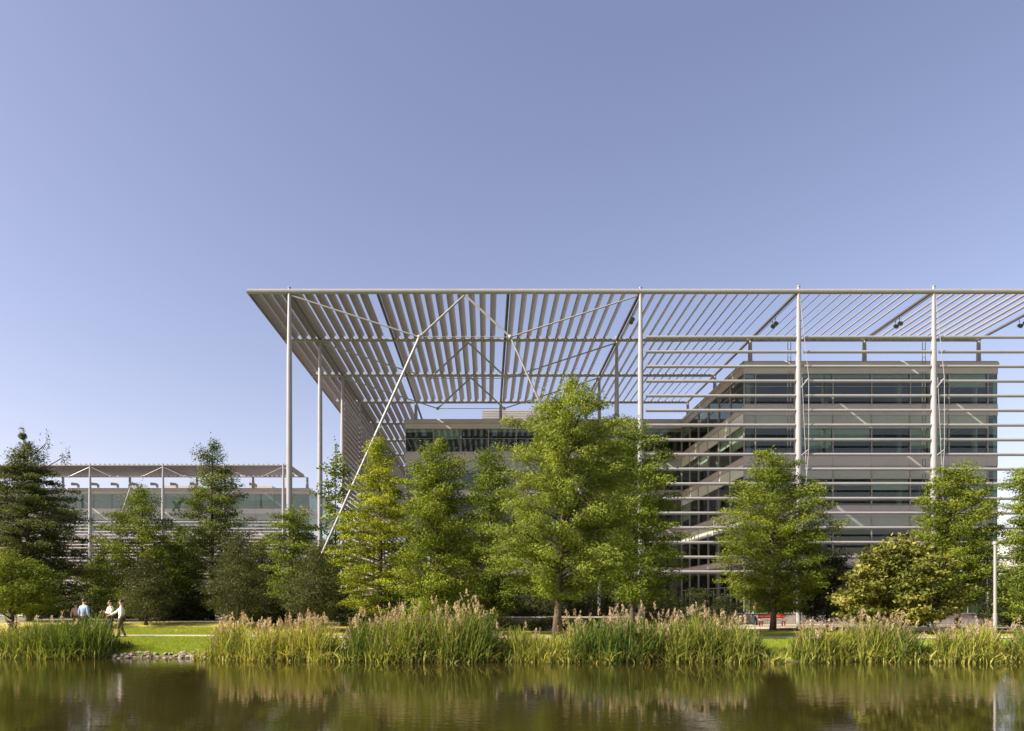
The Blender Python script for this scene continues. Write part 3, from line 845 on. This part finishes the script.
reeds("long fresh green reed bed right of the olive tree trunk", [(558,626),(575,614),(600,612),(620,610),(650,613),(680,610),(715,609),(735,614),(752,620),(768,634)], 28.5, 2.6, 200, 5, plume=9, tint=.25)
reeds("yellow green reed bed with a pinkish plume crest below the magnolia", [(786,636),(800,624),(830,620),(855,618),(875,613),(890,618),(915,620),(926,634)], 28.3, 2.4, 170, 6, plume=11, tint=.4)
reeds("straw coloured reed bed left of the lamp post foot", [(922,636),(935,624),(960,621),(985,620),(1000,622),(1008,634)], 28.3, 2.4, 160, 7, plume=9, tint=.55)
reeds("bright reed bed at the right edge past the lamp post", [(1004,630),(1015,622),(1045,620),(1080,624),(1120,624)], 28.3, 2.4, 160, 8, plume=6, tint=.5)

# lawn blades near the bank
def lawn(label, px0, px1, d0, d1, n, seed):
    rg = np.random.default_rng(seed)
    y = rg.uniform(d0,d1,n); px = rg.uniform(px0,px1,n); x = (px-CX)/F*y
    z = gz(x,y); ok = z > WZ+.12
    py0 = 35.0-1.0*np.tanh((x+9)/4); ok &= ~((y > py0-.05)&(y < py0+1.95))
    x,y,z = x[ok],y[ok],z[ok]; n = len(x)
    h = rg.uniform(.03,.10,n); a = rg.uniform(0,np.pi,n); wx,wy = np.cos(a)*.008,np.sin(a)*.008; dx,dy = rg.normal(0,.03,n),rg.normal(0,.03,n)
    V = np.stack([np.stack([x-wx,y-wy,z],1),np.stack([x+wx,y+wy,z],1),np.stack([x+dx+wx*.2,y+dy+wy*.2,z+h],1),np.stack([x+dx-wx*.2,y+dy-wy*.2,z+h],1)],1)
    o = quads("grass", V, [leafmat('grass_blade',(0.16,0.24,0.024),(0.29,0.31,0.055),.35)], rg.uniform(0,1,n))
    tag(o, label, "grass", None, "stuff")
lawn("short bright lawn between the left reeds and the plumed reeds", 118, 225, 29.5, 42, 60000, 41)
lawn("small patch of lawn between the reed beds below the red bench", 745, 800, 28, 40, 26000, 42)

# stones edging the pond
stone_mesh = []
for k in range(5):
    rn = random.Random(k); mb = MB(); mb.ball((0,0,0), 1,.8,.6, 9, 6)
    mb.v = [tuple(c*(1+rn.uniform(-.18,.18)) for c in v) for v in mb.v]
    stone_mesh.append(mb)
protos = []
rn = random.Random(5)
for i in range(96):
    px = rn.uniform(122, 226) if i < 74 else rn.uniform(226, 330)
    d = 29.6 + rn.uniform(-.1,.85)
    x = X(px, d); y = float(shore(x))+rn.uniform(-.02,.75)
    if i < 5:
        o = stone_mesh[i].build("bank_stone", M['stone'], org=(0,0,0)); protos.append(o)
    else:
        o = protos[i % 5].copy(); COL.objects.link(o)
    s = rn.uniform(.04,.12)
    o.scale = (s*1.3, s, s); o.rotation_euler = (rn.uniform(-.3,.3), rn.uniform(-.3,.3), rn.uniform(0,6.3))
    o.location = (x, y, ground_z(x,y)+s*.25)
    tag(o, "grey stone among the rocks lining the pond edge", "stone", "stones lining the pond edge")
rm = MB(); rm.ball((0,0,0), .26,.2,.17, 12, 8)
rn = random.Random(9); rm.v = [tuple(c*(1+rn.uniform(-.1,.1)) for c in v) for v in rm.v]
bo = rm.build("boulder", pbr('mossy_rock', (0.30,0.25,0.09), .9, 0, .2, .3, 4, .4, 10), smooth=True, org=(0,0,0))
xb = X(299, 28.9); bo.location = (xb, 28.85, WZ+.07)
tag(bo, "yellowish mossy boulder at the waterline under the plumed reeds", "boulder")

# ------------------------------------------------------------------ walls, bench, lamp post, tables
lw_ = MB(); lw_.box(-9.2, 9.5, 44.6, 44.95, -.05, .78)
a = empty("garden_wall", (0,44.8,0), "low wall with a pale stone coping behind the central reeds", "wall")
lw_.build("wall", M['wall'], a)
mb = MB(); mb.box(-9.3, 9.6, 44.5, 45.05, .783, .86); mb.build("coping", M['ledge'], a)
a = empty("garden_wall", (30,56.5,0), "low brown panelled wall at the foot of the right-hand offices", "wall")
mb = MB()
for i in range(14): mb.box(11+2.2*i, 13.17+2.2*i, 56.45, 56.7, -.05, .86)
mb.build("wall", M['wall'], a)
mb = MB(); mb.box(10.9, 41.9, 56.40, 56.75, .863, .93); mb.build("coping", M['clad'], a)

def hedge(name, label, x0, x1, y, dep, h, seed):
    rg = np.random.default_rng(seed); n = int((x1-x0)*1500)
    r = empty(name, ((x0+x1)/2, y, ground_z((x0+x1)/2, y)), label, "hedge")
    C = np.stack([rg.uniform(x0,x1,n), y+rg.uniform(-dep/2,dep/2,n), rg.uniform(0,1,n)**.7], 1)
    C[:,2] = gz(C[:,0],C[:,1]) + C[:,2]*h*(1+.12*np.sin(C[:,0]*2.1)+.08*np.sin(C[:,0]*5.3))
    V = leaves(C, np.tile([0,-.2,.3],(n,1)), .12, .06, rg, 0, .5)
    quads("foliage", V, [L['hedge']], rg.uniform(0,1,n), r, org=tuple(r.location))
    mb = MB()
    for i in range(int((x1-x0)/.5)): mb.tube((x0+.25+.5*i, y, ground_z(x0+.25+.5*i,y)-.05), (x0+.3+.5*i, y, ground_z(x0+.25+.5*i,y)+h*.7), .02, .008, n=5)
    mb.build("stem", M['bark'], r)
hedge("hedge", "long low dark hedge before the stone wall behind the central reeds", -9.0, 9.3, 43.6, 1.1, .70, 71)
red = pbr('red_paint', (0.55,0.04,0.025), .4); white = pbr('white_paint', (0.78,0.76,0.72), .5)
bx0, bx1, by = X(759,52), X(786,52), 52.0
bch = empty("park_bench", ((bx0+bx1)/2, by, 0), "red bench with a white seat behind the lone tree trunk", "bench")
mb = MB(); mb.box(bx0,bx1,by-.25,by+.2,.40,.56); bevel(mb.build("seat", white, bch), .015)
mb = MB()
for z in (.60,.76): mb.box(bx0,bx1,by+.22,by+.26,z,z+.13)
mb.build("backrest", red, bch)
for xx in (bx0+.12, bx1-.2):
    mb = MB(); mb.box(xx,xx+.08,by-.22,by-.14,.02,.398); mb.box(xx,xx+.08,by+.262,by+.31,.02,.95); mb.box(xx,xx+.08,by-.138,by+.26,.34,.40)
    mb.build("leg", red, bch)

lx = X(995,34)
lp = empty("lamp_post", (lx,34,ground_z(lx,34)), "slim pale lamp post rising from the reeds near the right edge", "lamp post")
mb = MB(); mb.path([(lx,34,-.05),(lx,34,1.2),(lx,34,1.22),(lx,34,4.45)],[.09,.09,.07,.06],12); mb.build("pole", M['mull'], lp)
mb = MB(); mb.path([(lx,34,4.452),(lx,34,4.5),(lx,34,4.6)],[.08,.10,.085],12); mb.build("lamp_cap", M['steel'], lp)

# slatted cafe tables and chairs at the left, small
def table(px, d, label):
    x = X(px, d); g0 = ground_z(x,d); r = empty("cafe_table", (x,d,g0), label, "table", "white terrace tables")
    mb = MB(); mb.box(x-.55,x+.55,d-.4,d+.4,g0+.72,g0+.76); bevel(mb.build("tabletop", white, r), .01)
    mb = MB(); mb.tube((x,d,g0+.05),(x,d,g0+.715),.035); mb.build("stem", M['steel'], r)
    mb = MB(); mb.box(x-.3,x+.3,d-.3,d+.3,g0,g0+.045); mb.build("base", M['steel'], r)
table(66, 60, "white terrace table left of the blue-shirted man")
table(4, 46, "white terrace table at the left edge by the seated woman")
table(36, 52, "white terrace table between reeds and dark cedar trunk")

# ------------------------------------------------------------------ people
SKIN = pbr('skin', (0.50,0.29,0.20), .5, 0, .4, .05)
CLOTH = {k: pbr(k+'_cloth', c, .85, 0, .2, .08, 8) for k, c in dict(blue=(0.22,0.32,0.50), white=(0.78,0.76,0.76), black=(0.02,0.02,0.025), pink=(0.62,0.30,0.34), brown=(0.10,0.065,0.05), cream=(0.7,0.62,0.5), green=(0.05,0.2,0.1), navy=(0.03,0.035,0.06)).items()}
HAIR = pbr('dark_hair', (0.025,0.017,0.012), .6)

def skin_mesh(name, joints, edges, root=0):
    me = bpy.data.meshes.new(name)
    me.from_pydata([j[0] for j in joints], edges, [])
    o = bpy.data.objects.new(name, me); COL.objects.link(o)
    sm = o.modifiers.new("skin", 'SKIN'); sm.use_smooth_shade = True
    for i, sv in enumerate(me.skin_vertices[0].data):
        r = joints[i][1]; sv.radius = (r, r) if not isinstance(r, tuple) else r
        sv.use_root = (i == root)
    ss = o.modifiers.new("sub", 'SUBSURF'); ss.levels = 1; ss.render_levels = 1
    dg = bpy.context.evaluated_depsgraph_get(); dg.update()
    ev = o.evaluated_get(dg)
    m2 = bpy.data.meshes.new_from_object(ev)
    bpy.data.objects.remove(o); bpy.data.meshes.remove(me)
    v = [tuple(a.co) for a in m2.vertices]; f = [tuple(p.vertices) for p in m2.polygons]
    bpy.data.meshes.remove(m2)
    return v, f

def person(label, px, d, face, pose, shirt, legs_c, h=1.86, zoff=0.0):
    """face: rotation about z, 0 = towards the camera (-y). pose: dict of joints in a 1.8 m body"""
    x0, y0 = X(px, d), d
    z0 = ground_z(x0, y0)+zoff
    root = empty("person", (x0,y0,z0), label, "person")
    S = h/1.8
    Rm = Matrix.Rotation(face, 3, 'Z')
    W = lambda p: tuple(Rm @ (Vector(p)*S) + Vector((x0,y0,z0)))
    P = dict(hipL=(.1,0,.92), hipR=(-.1,0,.92), kneeL=(.11,-.03,.5), kneeR=(-.11,-.03,.5), ankL=(.12,.02,.09), ankR=(-.12,.02,.09),
             elL=(.27,.03,1.14), elR=(-.27,.03,1.14), wrL=(.28,-.08,.9), wrR=(-.28,-.08,.9), drop=0.0, bend=0.0)
    P.update(pose)
    dz = -P['drop']; bd = P['bend']
    up = lambda p, k=1: (p[0], p[1]-bd*max(0,(p[2]-.95)), p[2]+dz)
    T = {'pel':up((0,0,.97)),'spi':up((0,0,1.16)),'che':up((0,-.01,1.36)),'nek':up((0,0,1.52)),'hd0':up((0,-.02,1.60)),'hd1':up((0,-.03,1.68)),'hd2':up((0,-.02,1.76)),
         'shL':up((.19,0,1.43)),'shR':up((-.19,0,1.43)),'elL':up(P['elL']),'elR':up(P['elR']),'wrL':up(P['wrL']),'wrR':up(P['wrR']),
         'hipL':up(P['hipL']),'hipR':up(P['hipR']),'kneeL':P['kneeL'],'kneeR':P['kneeR'],'ankL':P['ankL'],'ankR':P['ankR'],
         'toeL':(P['ankL'][0]+.02,P['ankL'][1]-.17,max(.03,P['ankL'][2]-.06)),'toeR':(P['ankR'][0]-.02,P['ankR'][1]-.17,max(.03,P['ankR'][2]-.06))}
    def ext(a, b, k): return tuple(Vector(b)+(Vector(b)-Vector(a)).normalized()*k)
    for s in 'LR': T['pa'+s] = ext(T['el'+s], T['wr'+s], .09)
    rad = dict(pel=(.15,.11),spi=(.14,.105),che=(.17,.115),nek=.055,hd0=.075,hd1=(.082,.10),hd2=(.065,.08),shL=.062,shR=.062,elL=.043,elR=.043,wrL=.028,wrR=.028,paL=(.04,.02),paR=(.04,.02),
               hipL=.09,hipR=.09,kneeL=.06,kneeR=.06,ankL=.042,ankR=.042,toeL=.035,toeR=.035)
    def make(keys, edges, infl):
        ks = list(keys); J = []
        for k in ks:
            r = rad[k]; r = tuple(q+infl for q in r) if isinstance(r, tuple) else r+infl
            J.append((W(T[k]), tuple(q*S for q in r) if isinstance(r, tuple) else r*S))
        return skin_mesh("tmp", J, [(ks.index(a), ks.index(b)) for a, b in edges])
    arm = lambda s: [('che','sh'+s),('sh'+s,'el'+s),('el'+s,'wr'+s)]
    leg = lambda s: [('pel','hip'+s),('hip'+s,'knee'+s),('knee'+s,'ank'+s)]
    E = [('pel','spi'),('spi','che'),('che','nek'),('nek','hd0'),('hd0','hd1'),('hd1','hd2')]
    for s in 'LR': E += arm(s)+[('wr'+s,'pa'+s)]+leg(s)+[('ank'+s,'toe'+s)]
    v, f = make(T.keys(), E, 0)
    mb = MB(); mb.add(v, f)
    # face: nose, ears, brow-set eyes, mouth
    hd = Vector(T['hd1'])
    for off, r in (((0,-.115,-.01),(.014,.022,.02)),((.088,0,-.005),(.012,.02,.03)),((-.088,0,-.005),(.012,.02,.03))):
        c = W(hd+Vector(off)); mb.ball(c, r[0]*S, r[1]*S, r[2]*S, 8, 5)
    for off in ((.032,-.098,.018),(-.032,-.098,.018)): mb.ball(W(hd+Vector(off)), .013, .008, .008, 8, 5, 1)
    mb.ball(W(hd+Vector((0,-.098,-.055))), .025, .008, .007, 8, 5, 2)
    # fingers
    for s in 'LR':
        a, b = Vector(T['wr'+s]), Vector(T['pa'+s]); di = (b-a).normalized()
        sd_ = di.cross(Vector((0,1,0))).normalized() if abs(di.y) < .8 else di.cross(Vector((0,0,1))).normalized()
        nm = sd_.cross(di)
        for q, (o_, l_) in enumerate(((-.030,.062),(-.010,.075),(.010,.07),(.029,.055))):
            p0 = b-di*.02+sd_*o_; p1 = p0+di*l_*.55; p2 = p1+(di*.8+nm*.5).normalized()*l_*.5
            mb.path([W(p0),W(p1),W(p2)], [.0105,.009,.007], 6)
        p0 = a+di*.03-sd_*.03; p1 = p0+(di*.6-sd_*.8).normalized()*.045; p2 = p1+(di*.95-sd_*.1).normalized()*.035
        mb.path([W(p0),W(p1),W(p2)], [.013,.011,.008], 6)
    mb.build("body", [SKIN, HAIR, CLOTH['pink']], root, smooth=True)
    E2 = [('pel','spi'),('spi','che')]+arm('L')+arm('R')
    ks = ['pel','spi','che','shL','elL','wrL','shR','elR','wrR']
    v, f = make(ks, E2, .014); mb = MB(); mb.add(v, f); mb.build("shirt", CLOTH[shirt], root, smooth=True)
    v, f = make(['pel','hipL','kneeL','ankL','hipR','kneeR','ankR'], leg('L')+leg('R'), .018); mb = MB(); mb.add(v, f); mb.build("trousers", CLOTH[legs_c], root, smooth=True)
    mb = MB()
    mb.ball(W(Vector(T['hd2'])+Vector((0,.018,-.025))), .098*S,.108*S,.085*S, 12, 8)
    mb.build("hair", HAIR, root, smooth=True)
    for s in 'LR':
        mb = MB(); mb.path([W(Vector(T['ank'+s])+Vector((0,.07,-.045))), W(Vector(T['ank'+s])+Vector((0,-.03,-.035))), W(T['toe'+s])], [.045*S,.052*S,.042*S], 8)
        mb.build("shoe", CLOTH['black'], root, smooth=True)
    return root

person("man in a blue shirt seen from behind above the reeds", 84, 36, R(165), dict(), 'blue', 'black', 1.9)
person("man in a white shirt with folded arms facing the blue-shirted man", 110.5, 36.5, R(-40), dict(elL=(.25,-.08,1.15), elR=(-.25,-.08,1.15), wrL=(-.05,-.24,1.2), wrR=(.05,-.22,1.16)), 'white', 'navy', 1.84)
person("man in a white shirt and dark trousers reaching one arm out, at the lawn edge", 121.5, 35, R(-70), dict(elR=(-.26,-.26,1.22), wrR=(-.2,-.5,1.08), kneeL=(.11,-.12,.5), ankL=(.12,-.08,.09), ankR=(-.12,.15,.1)), 'white', 'brown', 1.86)
person("person in a pink top standing left of the blue-shirted man", 76, 42, R(30), dict(wrL=(.1,-.2,1.1)), 'pink', 'brown', 1.6, -.2)
sit = dict(drop=.48, kneeL=(.12,-.42,.5), kneeR=(-.12,-.42,.5), ankL=(.12,-.4,.09), ankR=(-.12,-.4,.09), elL=(.25,-.08,1.16), elR=(-.25,-.08,1.16), wrL=(.12,-.3,1.02), wrR=(-.12,-.3,1.02), bend=.15)
def chair(px, d, face, label):
    x, y = X(px,d), d
    g0 = ground_z(x,y); r = empty("garden_chair", (x,y,g0), label, "chair", "terrace chairs")
    Rm = Matrix.Rotation(face,3,'Z')
    def put(mb): mb.v = [tuple(Rm @ Vector(v) + Vector((x,y,g0))) for v in mb.v]; return mb
    mb = MB(); mb.box(-.24,.24,-.25,.2,.36,.40); put(mb).build("seat", white, r)
    mb = MB(); mb.box(-.24,.24,.21,.24,.5,.85); put(mb).build("backrest", white, r)
    for sx_ in (-.21,.21):
        mb = MB(); mb.tube((sx_,-.22,.01),(sx_,-.22,.358),.018); put(mb).build("leg", M['steel'], r)
        mb = MB(); mb.tube((sx_,.225,.01),(sx_,.225,.5),.018); put(mb).build("leg", M['steel'], r)
for px, d, fc, sh, lg, lb, lc in ((11,41,R(60),'white','brown',"dark-haired person in white seated at the far left table","white chair under the dark-haired seated person in white"),
                             (154,46,R(-60),'cream','brown',"person in a cream top seated under the dark pine beside the lawn","white chair under the seated person in cream"),
                             (160,46.5,R(60),'white','navy',"person in a white top seated under the dark pine, facing the cream top","white chair under the seated person in white by the pine")):
    chair(px, d, fc, lc)
    person(lb, px, d, fc, sit, sh, lg, 1.75)
person("person in white trousers standing before the brown wall right of the red bench", 812, 53, R(20), dict(), 'navy', 'white', 1.7)
person("person in a green top walking left of the red bench", 754, 54, R(70), dict(ankL=(.12,-.2,.09), kneeL=(.11,-.2,.5)), 'green', 'navy', 1.6)
